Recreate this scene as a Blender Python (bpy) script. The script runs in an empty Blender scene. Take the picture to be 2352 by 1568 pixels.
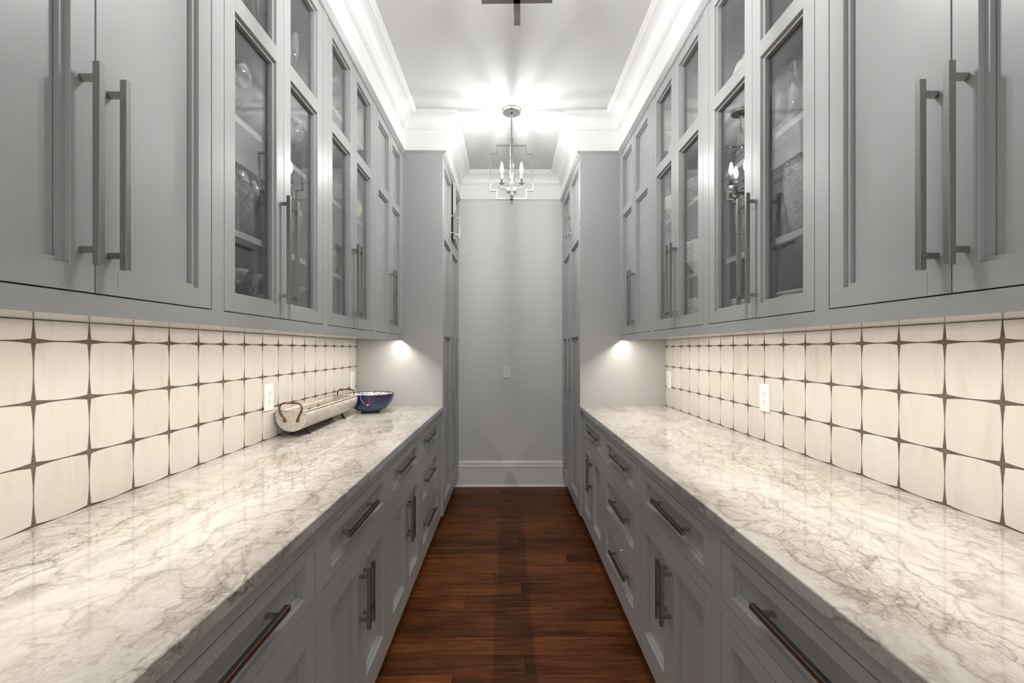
import bpy, bmesh, math, random
from mathutils import Vector, Matrix
random.seed(7)
SC = bpy.context.scene
COL = SC.collection
PI = math.pi

# ------------------------------------------------------------------ camera, world, exposure
CAM_H = 1.330
cam_d = bpy.data.cameras.new('camera')
cam_d.sensor_fit = 'HORIZONTAL'; cam_d.sensor_width = 36.0
cam_d.lens = 36.0 * 1071.0 / 2352.0
cam_d.shift_x = 0.0
cam_d.shift_y = (801.5 - 784.0) / 2352.0
cam_d.clip_start = 0.02
cam = bpy.data.objects.new('camera', cam_d)
cam.location = (-0.0284, 0.0, CAM_H)
cam.rotation_euler = (PI / 2, 0, -0.0093)
COL.objects.link(cam)
SC.camera = cam

w = bpy.data.worlds.new('world'); SC.world = w; w.use_nodes = True
w.node_tree.nodes['Background'].inputs[0].default_value = (1.0, 0.99, 0.97, 1)
w.node_tree.nodes['Background'].inputs[1].default_value = 1.0
SC.view_settings.view_transform = 'Standard'
SC.view_settings.look = 'None'
SC.view_settings.gamma = 1.0
SC.view_settings.use_curve_mapping = False
SC.view_settings.exposure = 0.3
SC.cycles.use_denoising = True
SC.cycles.use_light_tree = False
SC.cycles.use_adaptive_sampling = True
SC.cycles.adaptive_threshold = 0.08
SC.cycles.caustics_reflective = False
SC.cycles.caustics_refractive = False
SC.cycles.max_bounces = 7
SC.cycles.diffuse_bounces = 5
SC.cycles.glossy_bounces = 3
SC.cycles.transmission_bounces = 2
SC.cycles.transparent_max_bounces = 14
SC.cycles.sample_clamp_indirect = 6.0

BULB_NEAR = 7.6      # pendant over the viewpoint
BULB_FAR = 3.9       # dimmer pendant before the far wall
STRIP_STRENGTH = 162.0
FILL_STRENGTH = 1.1  # added fill from the world background, lifts the cabinets beyond the lamps' light

w.node_tree.nodes['Background'].inputs[1].default_value = FILL_STRENGTH

# ------------------------------------------------------------------ dimensions (metres)
WALL = 1.1325          # half width, tile face to room centre line
UF = 0.797             # upper cabinet face
BF = 0.517             # base cabinet face
TF = 0.503             # tall cabinet face
CE = 0.497             # countertop front edge
YE = 3.42              # side of the tall cabinets
YB = 4.53              # far wall
Y0 = 0.50              # start of the cabinet runs
YR = -1.30             # wall behind the viewpoint
OPEN_X, OPEN_Z = 0.95, 2.45   # unseen opening in it, added to let the fill light in
CZ = 0.915             # countertop
SOFFIT = 1.400
LIP = 1.391
CABTOP = 2.757
FRZ = 2.778
CRZ = 2.915
CEIL = 3.03

# ------------------------------------------------------------------ materials
MATS = {}
def nmat(name):
    m = bpy.data.materials.new(name); m.use_nodes = True
    nt = m.node_tree
    for n in list(nt.nodes): nt.nodes.remove(n)
    out = nt.nodes.new('ShaderNodeOutputMaterial')
    MATS[name] = m
    return m, nt, out
def N(nt, t, **kw):
    n = nt.nodes.new('ShaderNode' + t)
    for k, v in kw.items():
        if hasattr(n, k) and not (k in n.inputs if hasattr(n.inputs, 'keys') else False): setattr(n, k, v)
        else: n.inputs[k].default_value = v
    return n
def L(nt, a, b): nt.links.new(a, b)
def math_n(nt, op, a, b=None, c=None, clamp=False):
    n = nt.nodes.new('ShaderNodeMath'); n.operation = op; n.use_clamp = clamp
    for i, v in enumerate((a, b, c)):
        if v is None: continue
        if isinstance(v, (int, float)): n.inputs[i].default_value = v
        else: nt.links.new(v, n.inputs[i])
    return n.outputs[0]
def ramp(nt, fac, stops):
    r = nt.nodes.new('ShaderNodeValToRGB')
    while len(r.color_ramp.elements) < len(stops): r.color_ramp.elements.new(0.5)
    for e, (p, c) in zip(r.color_ramp.elements, stops):
        e.position = p
        e.color = (c, c, c, 1) if isinstance(c, (int, float)) else (*c, 1)
    nt.links.new(fac, r.inputs[0])
    return r.outputs[0]
def mixc(nt, fac, a, b, blend='MIX'):
    n = nt.nodes.new('ShaderNodeMix'); n.data_type = 'RGBA'; n.blend_type = blend
    if isinstance(fac, (int, float)): n.inputs[0].default_value = fac
    else: nt.links.new(fac, n.inputs[0])
    for i, v in ((6, a), (7, b)):
        if isinstance(v, tuple): n.inputs[i].default_value = (*v, 1)
        else: nt.links.new(v, n.inputs[i])
    return n.outputs[2]
def mapping(nt, coord='Object', scale=(1, 1, 1), rot=(0, 0, 0), loc=(0, 0, 0)):
    tc = nt.nodes.new('ShaderNodeTexCoord'); mp = nt.nodes.new('ShaderNodeMapping')
    mp.inputs['Scale'].default_value = scale; mp.inputs['Rotation'].default_value = rot; mp.inputs['Location'].default_value = loc
    nt.links.new(tc.outputs[coord], mp.inputs[0])
    return mp.outputs[0]
def noise(nt, vec, scale, detail=4, rough=0.55, dist=0.0):
    n = nt.nodes.new('ShaderNodeTexNoise')
    n.inputs['Scale'].default_value = scale; n.inputs['Detail'].default_value = detail
    n.inputs['Roughness'].default_value = rough; n.inputs['Distortion'].default_value = dist
    if vec is not None: nt.links.new(vec, n.inputs['Vector'])
    return n
def voro(nt, vec, scale, feature='DISTANCE_TO_EDGE', rand=1.0):
    n = nt.nodes.new('ShaderNodeTexVoronoi'); n.feature = feature
    n.inputs['Scale'].default_value = scale; n.inputs['Randomness'].default_value = rand
    nt.links.new(vec, n.inputs['Vector'])
    return n
def principled(nt, out, color, rough=0.5, metal=0.0, spec=0.5, coat=0.0):
    p = nt.nodes.new('ShaderNodeBsdfPrincipled')
    if isinstance(color, tuple): p.inputs['Base Color'].default_value = (*color, 1)
    else: nt.links.new(color, p.inputs['Base Color'])
    if isinstance(rough, (int, float)): p.inputs['Roughness'].default_value = rough
    else: nt.links.new(rough, p.inputs['Roughness'])
    p.inputs['Metallic'].default_value = metal
    p.inputs['Specular IOR Level'].default_value = spec
    p.inputs['Coat Weight'].default_value = coat
    nt.links.new(p.outputs[0], out.inputs[0])
    return p
def bump(nt, p, height, strength=0.1, dist=0.001):
    b = nt.nodes.new('ShaderNodeBump'); b.inputs['Strength'].default_value = strength; b.inputs['Distance'].default_value = dist
    nt.links.new(height, b.inputs['Height']); nt.links.new(b.outputs[0], p.inputs['Normal'])

def m_paint(name, col, rough, spec=0.5, var=0.02):
    m, nt, out = nmat(name)
    v = mapping(nt)
    n = noise(nt, v, 2.3, 1)
    c = mixc(nt, n.outputs[0], tuple(x * (1 - var) for x in col), tuple(x * (1 + var) for x in col))
    p = principled(nt, out, c, rough, 0, spec)
    return m
m_paint('cabinet_paint', (0.405, 0.41, 0.41), 0.34)
m_paint('cabinet_inside', (0.42, 0.43, 0.435), 0.45)
m_paint('toe_paint', (0.16, 0.16, 0.16), 0.5)
m_paint('wall_paint', (0.70, 0.705, 0.695), 0.6, 0.3)
m_paint('ceiling_paint', (0.64, 0.64, 0.635), 0.8, 0.2)
m_paint('trim_paint', (0.87, 0.87, 0.86), 0.28)
m_paint('white_plastic', (0.84, 0.83, 0.80), 0.3)
m_paint('soffit_paint', (0.62, 0.60, 0.57), 0.12)

def m_plain(name, col, rough=0.5, metal=0.0, spec=0.5, coat=0.0):
    m, nt, out = nmat(name); principled(nt, out, col, rough, metal, spec, coat); return m
m_plain('slot_dark', (0.03, 0.03, 0.03), 0.6)
m_plain('porcelain', (0.82, 0.81, 0.77), 0.12)
m_plain('porcelain_yellow', (0.80, 0.79, 0.55), 0.2)
m_plain('polished_nickel', (0.70, 0.69, 0.67), 0.07, 1.0)
m_plain('dark_strip', (0.25, 0.25, 0.25), 0.5)
m_plain('string', (0.75, 0.75, 0.72), 0.7)
m_plain('bowl_rim', (0.012, 0.012, 0.02), 0.1)
m_plain('iron_dark', (0.02, 0.018, 0.016), 0.45, 0.6)
m_plain('gold', (0.72, 0.62, 0.33), 0.3, 0.8)

m, nt, out = nmat('satin_nickel')
v = mapping(nt, 'Object', (400, 400, 6))
n = noise(nt, v, 1.0, 2)
r = math_n(nt, 'MULTIPLY_ADD', n.outputs[0], 0.05, 0.235)
principled(nt, out, (0.40, 0.39, 0.375), r, 1.0)

m, nt, out = nmat('rusty_iron')
v = mapping(nt); n = noise(nt, v, 45, 5)
c = ramp(nt, n.outputs[0], [(0.3, (0.035, 0.02, 0.013)), (0.62, (0.20, 0.095, 0.035))])
principled(nt, out, c, 0.5, 0.5)

m, nt, out = nmat('galvanised')
v = mapping(nt, 'Object', (26, 7, 26)); n = noise(nt, v, 2.2, 6, 0.6)
v2 = mapping(nt); n2 = noise(nt, v2, 60, 3)
c = ramp(nt, n.outputs[0], [(0.3, (0.36, 0.335, 0.30)), (0.5, (0.52, 0.49, 0.445)), (0.7, (0.63, 0.60, 0.555))])
sp = ramp(nt, n2.outputs[0], [(0.62, 0.0), (0.70, 0.5)])
c = mixc(nt, sp, c, (0.22, 0.19, 0.16))
principled(nt, out, c, 0.45, 0.2)

# backsplash stone tile: creamy, faint vertical streaks, differs tile by tile
m, nt, out = nmat('stone_tile')
oi = nt.nodes.new('ShaderNodeObjectInfo')
tc = nt.nodes.new('ShaderNodeTexCoord')
add = nt.nodes.new('ShaderNodeVectorMath'); add.operation = 'ADD'
mul = nt.nodes.new('ShaderNodeVectorMath'); mul.operation = 'SCALE'; mul.inputs[3].default_value = 37.0
comb = nt.nodes.new('ShaderNodeCombineXYZ')
for k in range(3): L(nt, oi.outputs['Random'], comb.inputs[k])
L(nt, comb.outputs[0], mul.inputs[0]); L(nt, tc.outputs['Object'], add.inputs[0]); L(nt, mul.outputs[0], add.inputs[1])
mp = nt.nodes.new('ShaderNodeMapping'); mp.inputs['Scale'].default_value = (20, 24, 4); L(nt, add.outputs[0], mp.inputs[0])
n = noise(nt, mp.outputs[0], 1.0, 5, 0.6, 0.6)
c = ramp(nt, n.outputs[0], [(0.28, (0.60, 0.57, 0.53)), (0.46, (0.65, 0.627, 0.595)), (0.7, (0.67, 0.65, 0.622))])
tint = ramp(nt, oi.outputs['Random'], [(0.0, (0.93, 0.915, 0.89)), (1.0, (1, 1, 1))])
c = mixc(nt, 1.0, c, tint, 'MULTIPLY')
principled(nt, out, c, 0.22, 0, 0.5)

m, nt, out = nmat('grout')
v = mapping(nt); n = noise(nt, v, 160, 3)
c = ramp(nt, n.outputs[0], [(0.3, (0.105, 0.085, 0.068)), (0.7, (0.165, 0.138, 0.113))])
principled(nt, out, c, 0.9, 0, 0.1)

# polished marble, taupe veins on cream
m, nt, out = nmat('marble')
v0 = mapping(nt, 'Object', (1, 1, 1))
wn = noise(nt, v0, 2.6, 3, 0.5)
sub = nt.nodes.new('ShaderNodeVectorMath'); sub.operation = 'SUBTRACT'; L(nt, wn.outputs['Color'], sub.inputs[0]); sub.inputs[1].default_value = (0.5, 0.5, 0.5)
wn2 = noise(nt, v0, 17.0, 4, 0.6)
sub2 = nt.nodes.new('ShaderNodeVectorMath'); sub2.operation = 'SUBTRACT'; L(nt, wn2.outputs['Color'], sub2.inputs[0]); sub2.inputs[1].default_value = (0.5, 0.5, 0.5)
sc2 = nt.nodes.new('ShaderNodeVectorMath'); sc2.operation = 'SCALE'; sc2.inputs[3].default_value = 0.055; L(nt, sub2.outputs[0], sc2.inputs[0])
def warp(vec, amount):
    f = nt.nodes.new('ShaderNodeVectorMath'); f.operation = 'ADD'; L(nt, vec, f.inputs[0]); L(nt, sc2.outputs[0], f.inputs[1]); vec = f.outputs[0]
    s = nt.nodes.new('ShaderNodeVectorMath'); s.operation = 'SCALE'; s.inputs[3].default_value = amount; L(nt, sub.outputs[0], s.inputs[0])
    a = nt.nodes.new('ShaderNodeVectorMath'); a.operation = 'ADD'; L(nt, vec, a.inputs[0]); L(nt, s.outputs[0], a.inputs[1])
    return a.outputs[0]
va = warp(mapping(nt, 'Object', (1.0, 0.46, 1.0), (0, 0, 0.34)), 0.30)
vb = warp(mapping(nt, 'Object', (1.0, 0.52, 1.0), (0, 0, -0.10), (3.1, 1.7, 0)), 0.22)
vc = warp(mapping(nt, 'Object', (1.0, 0.26, 1.0), (0, 0, 0.26), (7.0, 2.0, 0)), 0.25)
e1 = voro(nt, va, 8.0); e2 = voro(nt, vb, 21.0); e3 = voro(nt, va, 50.0); e4 = voro(nt, vc, 17.0)
l1 = ramp(nt, e1.outputs['Distance'], [(0.0, 1.0), (0.014, 0.55), (0.05, 0.0)])
l2 = ramp(nt, e2.outputs['Distance'], [(0.0, 1.0), (0.024, 0.45), (0.07, 0.0)])
l3 = ramp(nt, e3.outputs['Distance'], [(0.0, 1.0), (0.05, 0.35), (0.12, 0.0)])
l4 = ramp(nt, e4.outputs['Distance'], [(0.0, 1.0), (0.02, 0.5), (0.06, 0.0)])
k1 = noise(nt, vb, 3.0, 4); k2 = noise(nt, vc, 3.8, 5, 0.6); k3 = noise(nt, vc, 7.0, 8, 0.68); k4 = noise(nt, va, 26.0, 8, 0.72); k5 = noise(nt, va, 4.2, 3)
q1 = ramp(nt, k1.outputs[0], [(0.36, 0.15), (0.60, 1.0)])
q2 = ramp(nt, k2.outputs[0], [(0.44, 0.10), (0.60, 1.0)])
q5 = ramp(nt, k5.outputs[0], [(0.44, 0.05), (0.60, 1.0)])
cl = ramp(nt, k3.outputs[0], [(0.45, 0.0), (0.70, 1.0)])
fine = ramp(nt, k4.outputs[0], [(0.48, 0.0), (0.74, 1.0)])
band = ramp(nt, k2.outputs[0], [(0.46, 0.0), (0.68, 1.0)])
t = math_n(nt, 'MULTIPLY', math_n(nt, 'MULTIPLY', l1, q1), 0.40)
t = math_n(nt, 'ADD', t, math_n(nt, 'MULTIPLY', math_n(nt, 'MULTIPLY', l2, q2), 0.44))
t = math_n(nt, 'ADD', t, math_n(nt, 'MULTIPLY', math_n(nt, 'MULTIPLY', l3, q2), 0.32))
t = math_n(nt, 'ADD', t, math_n(nt, 'MULTIPLY', math_n(nt, 'MULTIPLY', l4, q5), 0.34))
t = math_n(nt, 'ADD', t, math_n(nt, 'MULTIPLY', cl, 0.40))
t = math_n(nt, 'ADD', t, math_n(nt, 'MULTIPLY', band, 0.16))
t = math_n(nt, 'ADD', t, math_n(nt, 'MULTIPLY', fine, 0.24), clamp=True)
c = ramp(nt, t, [(0.0, (0.505, 0.485, 0.461)), (0.28, (0.40, 0.374, 0.346)), (0.60, (0.27, 0.243, 0.218)), (1.0, (0.14, 0.121, 0.104))])
principled(nt, out, c, 0.055, 0, 0.5)

# dark stained oak plank
m, nt, out = nmat('oak_plank')
oi = nt.nodes.new('ShaderNodeObjectInfo'); tc = nt.nodes.new('ShaderNodeTexCoord')
comb = nt.nodes.new('ShaderNodeCombineXYZ')
for k in range(3): L(nt, oi.outputs['Random'], comb.inputs[k])
mul = nt.nodes.new('ShaderNodeVectorMath'); mul.operation = 'SCALE'; mul.inputs[3].default_value = 53.0; L(nt, comb.outputs[0], mul.inputs[0])
add = nt.nodes.new('ShaderNodeVectorMath'); add.operation = 'ADD'; L(nt, tc.outputs['Object'], add.inputs[0]); L(nt, mul.outputs[0], add.inputs[1])
mp = nt.nodes.new('ShaderNodeMapping'); mp.inputs['Scale'].default_value = (3.2, 55, 8); L(nt, add.outputs[0], mp.inputs[0])
n = noise(nt, mp.outputs[0], 1.0, 7, 0.65, 0.8)
mp2 = nt.nodes.new('ShaderNodeMapping'); mp2.inputs['Scale'].default_value = (2.2, 5.5, 2); L(nt, add.outputs[0], mp2.inputs[0])
n2 = noise(nt, mp2.outputs[0], 1.0, 4, 0.6)
c1 = ramp(nt, n.outputs[0], [(0.30, (0.052, 0.018, 0.0065)), (0.52, (0.178, 0.058, 0.0175)), (0.75, (0.30, 0.112, 0.036))])
c2 = ramp(nt, n2.outputs[0], [(0.30, (0.42, 0.38, 0.36)), (0.62, (1.05, 1.05, 1.05))])
c = mixc(nt, 1.0, c1, c2, 'MULTIPLY')
tint = ramp(nt, oi.outputs['Random'], [(0.0, (0.62, 0.58, 0.56)), (0.5, (0.95, 0.93, 0.92)), (1.0, (1.25, 1.18, 1.12))])
c = mixc(nt, 1.0, c, tint, 'MULTIPLY')
p = principled(nt, out, c, 0.48, 0, 0.14)
bump(nt, p, n.outputs[0], 0.12, 0.001)
m_plain('subfloor', (0.01, 0.005, 0.003), 0.8)

def m_clear(name, base, power, tint, rough=0.0, gloss=1.0, frost=0.0):
    m, nt, out = nmat(name)
    g = nt.nodes.new('ShaderNodeNewGeometry')
    d = nt.nodes.new('ShaderNodeVectorMath'); d.operation = 'DOT_PRODUCT'
    L(nt, g.outputs['Normal'], d.inputs[0]); L(nt, g.outputs['Incoming'], d.inputs[1])
    a = math_n(nt, 'ABSOLUTE', d.outputs['Value'])
    f = math_n(nt, 'POWER', math_n(nt, 'SUBTRACT', 1.0, a, clamp=True), power)
    f = math_n(nt, 'MULTIPLY_ADD', f, 1.0 - base, base, clamp=True)
    tr = nt.nodes.new('ShaderNodeBsdfTransparent'); tr.inputs[0].default_value = (*tint, 1)
    gl = nt.nodes.new('ShaderNodeBsdfGlossy'); gl.inputs['Roughness'].default_value = rough; gl.inputs[0].default_value = (gloss, gloss, gloss, 1)
    mx = nt.nodes.new('ShaderNodeMixShader'); L(nt, f, mx.inputs[0]); L(nt, tr.outputs[0], mx.inputs[1]); L(nt, gl.outputs[0], mx.inputs[2])
    sh = mx.outputs[0]
    if frost:
        v = mapping(nt); vn = voro(nt, v, 90.0, 'F1')
        fr = ramp(nt, vn.outputs['Distance'], [(0.25, 0.0), (0.55, frost)])
        df = nt.nodes.new('ShaderNodeBsdfDiffuse'); df.inputs[0].default_value = (0.6, 0.6, 0.58, 1)
        m2 = nt.nodes.new('ShaderNodeMixShader'); L(nt, fr, m2.inputs[0]); L(nt, sh, m2.inputs[1]); L(nt, df.outputs[0], m2.inputs[2]); sh = m2.outputs[0]
    L(nt, sh, out.inputs[0])
    return m
m_clear('window_glass', 0.075, 4.5, (0.95, 0.965, 0.965))
m_clear('stemware', 0.09, 2.0, (0.975, 0.98, 0.98), 0.02, 1.0)
m_clear('cut_glass', 0.06, 2.2, (0.94, 0.945, 0.94), 0.05, 0.9, 0.35)

def m_emit(name, col, strength):
    m, nt, out = nmat(name)
    e = nt.nodes.new('ShaderNodeEmission'); e.inputs[0].default_value = (*col, 1); e.inputs[1].default_value = strength
    L(nt, e.outputs[0], out.inputs[0]); return m
m, nt, out = nmat('bulb_glass')
tr = nt.nodes.new('ShaderNodeBsdfTransparent'); e = nt.nodes.new('ShaderNodeEmission'); e.inputs[1].default_value = 6.0; e.inputs[0].default_value = (1, 0.985, 0.965, 1)
ad = nt.nodes.new('ShaderNodeAddShader'); L(nt, tr.outputs[0], ad.inputs[0]); L(nt, e.outputs[0], ad.inputs[1]); L(nt, ad.outputs[0], out.inputs[0])
m.cycles.emission_sampling = 'NONE'
m_emit('strip_glow', (1.0, 0.918, 0.815), 4.0); MATS['strip_glow'].cycles.emission_sampling = 'NONE'

# glazed bowl
m, nt, out = nmat('bowl_glaze')
tc = nt.nodes.new('ShaderNodeTexCoord'); sx = nt.nodes.new('ShaderNodeSeparateXYZ'); L(nt, tc.outputs['Object'], sx.inputs[0])
v = mapping(nt, 'Object', (1, 1, 1)); n = noise(nt, v, 22, 4)
h = math_n(nt, 'MULTIPLY_ADD', sx.outputs[2], 8.3, math_n(nt, 'MULTIPLY_ADD', n.outputs[0], 0.3, -0.15))
c = ramp(nt, h, [(0.05, (0.055, 0.115, 0.17)), (0.30, (0.06, 0.11, 0.19)), (0.55, (0.022, 0.020, 0.085)), (0.95, (0.02, 0.012, 0.05))])
principled(nt, out, c, 0.08, 0, 0.5)
m, nt, out = nmat('bowl_pattern')
v = mapping(nt); vn = voro(nt, v, 105.0, 'F1')
c = ramp(nt, vn.outputs['Distance'], [(0.22, (0.80, 0.80, 0.78)), (0.30, (0.03, 0.04, 0.06)), (0.44, (0.03, 0.05, 0.07)), (0.52, (0.62, 0.68, 0.70))])
principled(nt, out, c, 0.1)
m_plain('tag_red', (0.62, 0.02, 0.06), 0.4)
m, nt, out = nmat('potpourri')
v = mapping(nt); n = voro(nt, v, 70.0, 'F1')
c = mixc(nt, 0.85, (0.4, 0.2, 0.07), n.outputs['Color'], 'MULTIPLY')
n3 = noise(nt, v, 38.0, 2)
c = ramp(nt, n3.outputs[0], [(0.34, (0.07, 0.03, 0.012)), (0.46, (0.32, 0.12, 0.02)), (0.56, (0.42, 0.17, 0.03)), (0.68, (0.42, 0.30, 0.15))])
principled(nt, out, c, 0.8)

# ------------------------------------------------------------------ mesh helpers
WLOC = {}
def link_obj(name, me, mat, parent, origin, rotz=0.0):
    o = bpy.data.objects.new(name, me); COL.objects.link(o)
    if mat and me and not me.materials: me.materials.append(MATS[mat])
    org = Vector(origin)
    if parent is not None:
        o.parent = parent; o.location = org - WLOC[parent.name]
    else: o.location = org
    o.rotation_euler = (0, 0, rotz)
    WLOC[o.name] = org
    return o
def tag(o, label=None, cat=None, group=None, kind=None):
    if label: o['label'] = label
    if cat: o['category'] = cat
    if group: o['group'] = group
    if kind: o['kind'] = kind
    return o
def thing(name, loc, label, cat, group=None):
    o = bpy.data.objects.new(name, None); COL.objects.link(o); o.location = loc; o.empty_display_size = 0.1
    WLOC[o.name] = Vector(loc)
    return tag(o, label, cat, group)

class MB:
    """collects faces in world coordinates, then links them as one mesh"""
    def __init__(s): s.bm = bmesh.new()
    def box(s, x0, x1, y0, y1, z0, z1, bev=0.0):
        x0, x1 = min(x0, x1), max(x0, x1); y0, y1 = min(y0, y1), max(y0, y1); z0, z1 = min(z0, z1), max(z0, z1)
        vs = [s.bm.verts.new(p) for p in ((x0, y0, z0), (x1, y0, z0), (x1, y1, z0), (x0, y1, z0), (x0, y0, z1), (x1, y0, z1), (x1, y1, z1), (x0, y1, z1))]
        fs = [s.bm.faces.new([vs[i] for i in q]) for q in ((0, 3, 2, 1), (4, 5, 6, 7), (0, 1, 5, 4), (1, 2, 6, 5), (2, 3, 7, 6), (3, 0, 4, 7))]
        if bev:
            es = list({e for f in fs for e in f.edges})
            bmesh.ops.bevel(s.bm, geom=es, offset=bev, segments=1, affect='EDGES', profile=0.5)
        return s
    def poly(s, pts):
        f = s.bm.faces.new([s.bm.verts.new(p) for p in pts]); return s
    def lathe(s, prof, c=(0, 0, 0), seg=24, smooth=True):
        rows = []
        for r, z in prof:
            if r < 1e-6: rows.append([s.bm.verts.new((c[0], c[1], c[2] + z))])
            else: rows.append([s.bm.verts.new((c[0] + r * math.cos(2 * PI * k / seg), c[1] + r * math.sin(2 * PI * k / seg), c[2] + z)) for k in range(seg)])
        for a, b in zip(rows, rows[1:]):
            for k in range(seg):
                k2 = (k + 1) % seg
                if len(a) == 1 and len(b) == 1: continue
                if len(a) == 1: f = s.bm.faces.new((a[0], b[k2], b[k]))
                elif len(b) == 1: f = s.bm.faces.new((a[k], a[k2], b[0]))
                else: f = s.bm.faces.new((a[k], a[k2], b[k2], b[k]))
                f.smooth = smooth
        return s
    def tube(s, pts, r, seg=8, caps=True):
        pts = [Vector(p) for p in pts]; rows = []
        prev = None
        for i, p in enumerate(pts):
            t = (pts[min(i + 1, len(pts) - 1)] - pts[max(i - 1, 0)]).normalized()
            if prev is None:
                u = t.orthogonal().normalized()
            else:
                u = (prev - t * prev.dot(t)).normalized()
            prev = u; v = t.cross(u)
            rows.append([s.bm.verts.new(p + (u * math.cos(2 * PI * k / seg) + v * math.sin(2 * PI * k / seg)) * r) for k in range(seg)])
        for a, b in zip(rows, rows[1:]):
            for k in range(seg):
                f = s.bm.faces.new((a[k], a[(k + 1) % seg], b[(k + 1) % seg], b[k])); f.smooth = True
        if caps: s.bm.faces.new(rows[0][::-1]); s.bm.faces.new(rows[-1])
        return s
    def build(s, name, mat, parent=None, origin=None, recalc=True, weld=False):
        bm = s.bm
        if weld: bmesh.ops.remove_doubles(bm, verts=bm.verts, dist=1e-5)
        if recalc: bmesh.ops.recalc_face_normals(bm, faces=bm.faces)
        if origin is None:
            if parent is not None: origin = WLOC[parent.name]
            else: origin = (0, 0, 0)
        bmesh.ops.translate(bm, verts=bm.verts, vec=-Vector(origin))
        me = bpy.data.meshes.new(name); bm.to_mesh(me); bm.free()
        return link_obj(name, me, mat, parent, origin)

def rect_ring(mb, side, xa, ra, xb, rb):
    """quads between rectangle ra=(y0,y1,z0,z1) at |x|=xa and rb at |x|=xb"""
    def cor(r, x): return [(side * x, r[0], r[2]), (side * x, r[1], r[2]), (side * x, r[1], r[3]), (side * x, r[0], r[3])]
    A, B = cor(ra, xa), cor(rb, xb)
    for k in range(4):
        k2 = (k + 1) % 4
        q = [A[k], A[k2], B[k2], B[k]]
        # faces must look towards the room / the opening
        n = (Vector(q[1]) - Vector(q[0])).cross(Vector(q[2]) - Vector(q[1]))
        ctr = (Vector(q[0]) + Vector(q[2])) / 2
        tgt = Vector((0, (ra[0] + ra[1]) / 2, (ra[2] + ra[3]) / 2))
        if n.dot(tgt - ctr) < 0: q.reverse()
        mb.poly(q)

STEP = 0.0105; LEDGE = 0.0095; THICK = 0.026
def front(name, side, face, y0, y1, z0, z1, openings, parent, glass=False):
    """inset cabinet door / drawer front: stiles, rails, stepped moulding; the panels or panes are its children"""
    mb = MB(); ys = sorted({y0, y1} | {o[0] for o in openings} | {o[1] for o in openings})
    xa, xb = side * face, side * (face + THICK)
    # stiles
    oy0, oy1 = openings[0][0], openings[0][1]
    mb.box(xa, xb, y0, oy0, z0, z1, 0.0008); mb.box(xa, xb, oy1, y1, z0, z1, 0.0008)
    zs = sorted(openings, key=lambda o: o[2]); prev = z0
    for o in zs:
        mb.box(xa, xb, oy0, oy1, prev, o[2]); prev = o[3]
    mb.box(xa, xb, oy0, oy1, prev, z1)
    for o in openings:
        inner = (o[0] + LEDGE, o[1] - LEDGE, o[2] + LEDGE, o[3] - LEDGE)
        rect_ring(mb, side, face + STEP, o, face + STEP, inner)
        rect_ring(mb, side, face + STEP, inner, face + THICK, inner)
    ctr = ((side * face), (y0 + y1) / 2, (z0 + z1) / 2)
    d = mb.build(name, 'cabinet_paint', parent, ctr, recalc=False)
    for o in openings:
        e_ = 0.002 if glass else -0.0013     # the pane runs into the rebate, the panel floats with a thin shadow gap
        inner = (o[0] + LEDGE - e_, o[1] - LEDGE + e_, o[2] + LEDGE - e_, o[3] - LEDGE + e_)
        if glass:
            xg = face + 2 * STEP - 0.001
            MB().box(side * xg, side * (xg + 0.004), *inner).build('pane', 'window_glass', d, ((side * xg), (o[0] + o[1]) / 2, (o[2] + o[3]) / 2))
        else:
            xg = face + 2 * STEP
            MB().box(side * xg, side * (xg + 0.005), *inner).build('panel', 'cabinet_paint', d, ((side * xg), (o[0] + o[1]) / 2, (o[2] + o[3]) / 2))
    return d
def pull(parent, side, face, axis, cy, cz, length, cc, base=None):
    """square bar pull on two posts; base: |x| where the posts meet the front"""
    base = face if base is None else base
    so, t = 0.025, 0.0125
    x0 = base - so; mb = MB()
    if axis == 'z':
        mb.box(side * x0, side * (x0 - t), cy - t / 2, cy + t / 2, cz - length / 2, cz + length / 2, 0.0007)
        for s in (-1, 1): mb.box(side * base, side * x0, cy - 0.0045, cy + 0.0045, cz + s * cc / 2 - 0.0055, cz + s * cc / 2 + 0.0055)
    else:
        mb.box(side * x0, side * (x0 - t), cy - length / 2, cy + length / 2, cz - t / 2, cz + t / 2, 0.0007)
        for s in (-1, 1): mb.box(side * base, side * x0, cy + s * cc / 2 - 0.0055, cy + s * cc / 2 + 0.0055, cz - 0.0045, cz + 0.0045)
    return mb.build('handle', 'satin_nickel', parent, (side * base, cy, cz), recalc=False)

G = 0.0014   # half gap around inset fronts
def frame_rails(mb, side, face, ya, yb, za, zb, holes):
    """face frame of a unit: rectangle ya..yb, za..zb with rectangular holes (y0,y1,z0,z1) in one or more rows"""
    ycs = sorted({ya, yb} | {h[0] for h in holes} | {h[1] for h in holes}); zcs = sorted({za, zb} | {h[2] for h in holes} | {h[3] for h in holes})
    for i in range(len(zcs) - 1):
        zm = (zcs[i] + zcs[i + 1]) / 2
        run = None
        for j in range(len(ycs) - 1):
            ym = (ycs[j] + ycs[j + 1]) / 2
            hole = any(h[0] < ym < h[1] and h[2] < zm < h[3] for h in holes)
            if not hole:
                if run is None: run = ycs[j]
            if hole and run is not None:
                mb.box(side * face, side * (face + 0.02), run, ycs[j], zcs[i], zcs[i + 1]); run = None
        if run is not None: mb.box(side * face, side * (face + 0.02), run, yb, zcs[i], zcs[i + 1])

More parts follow.
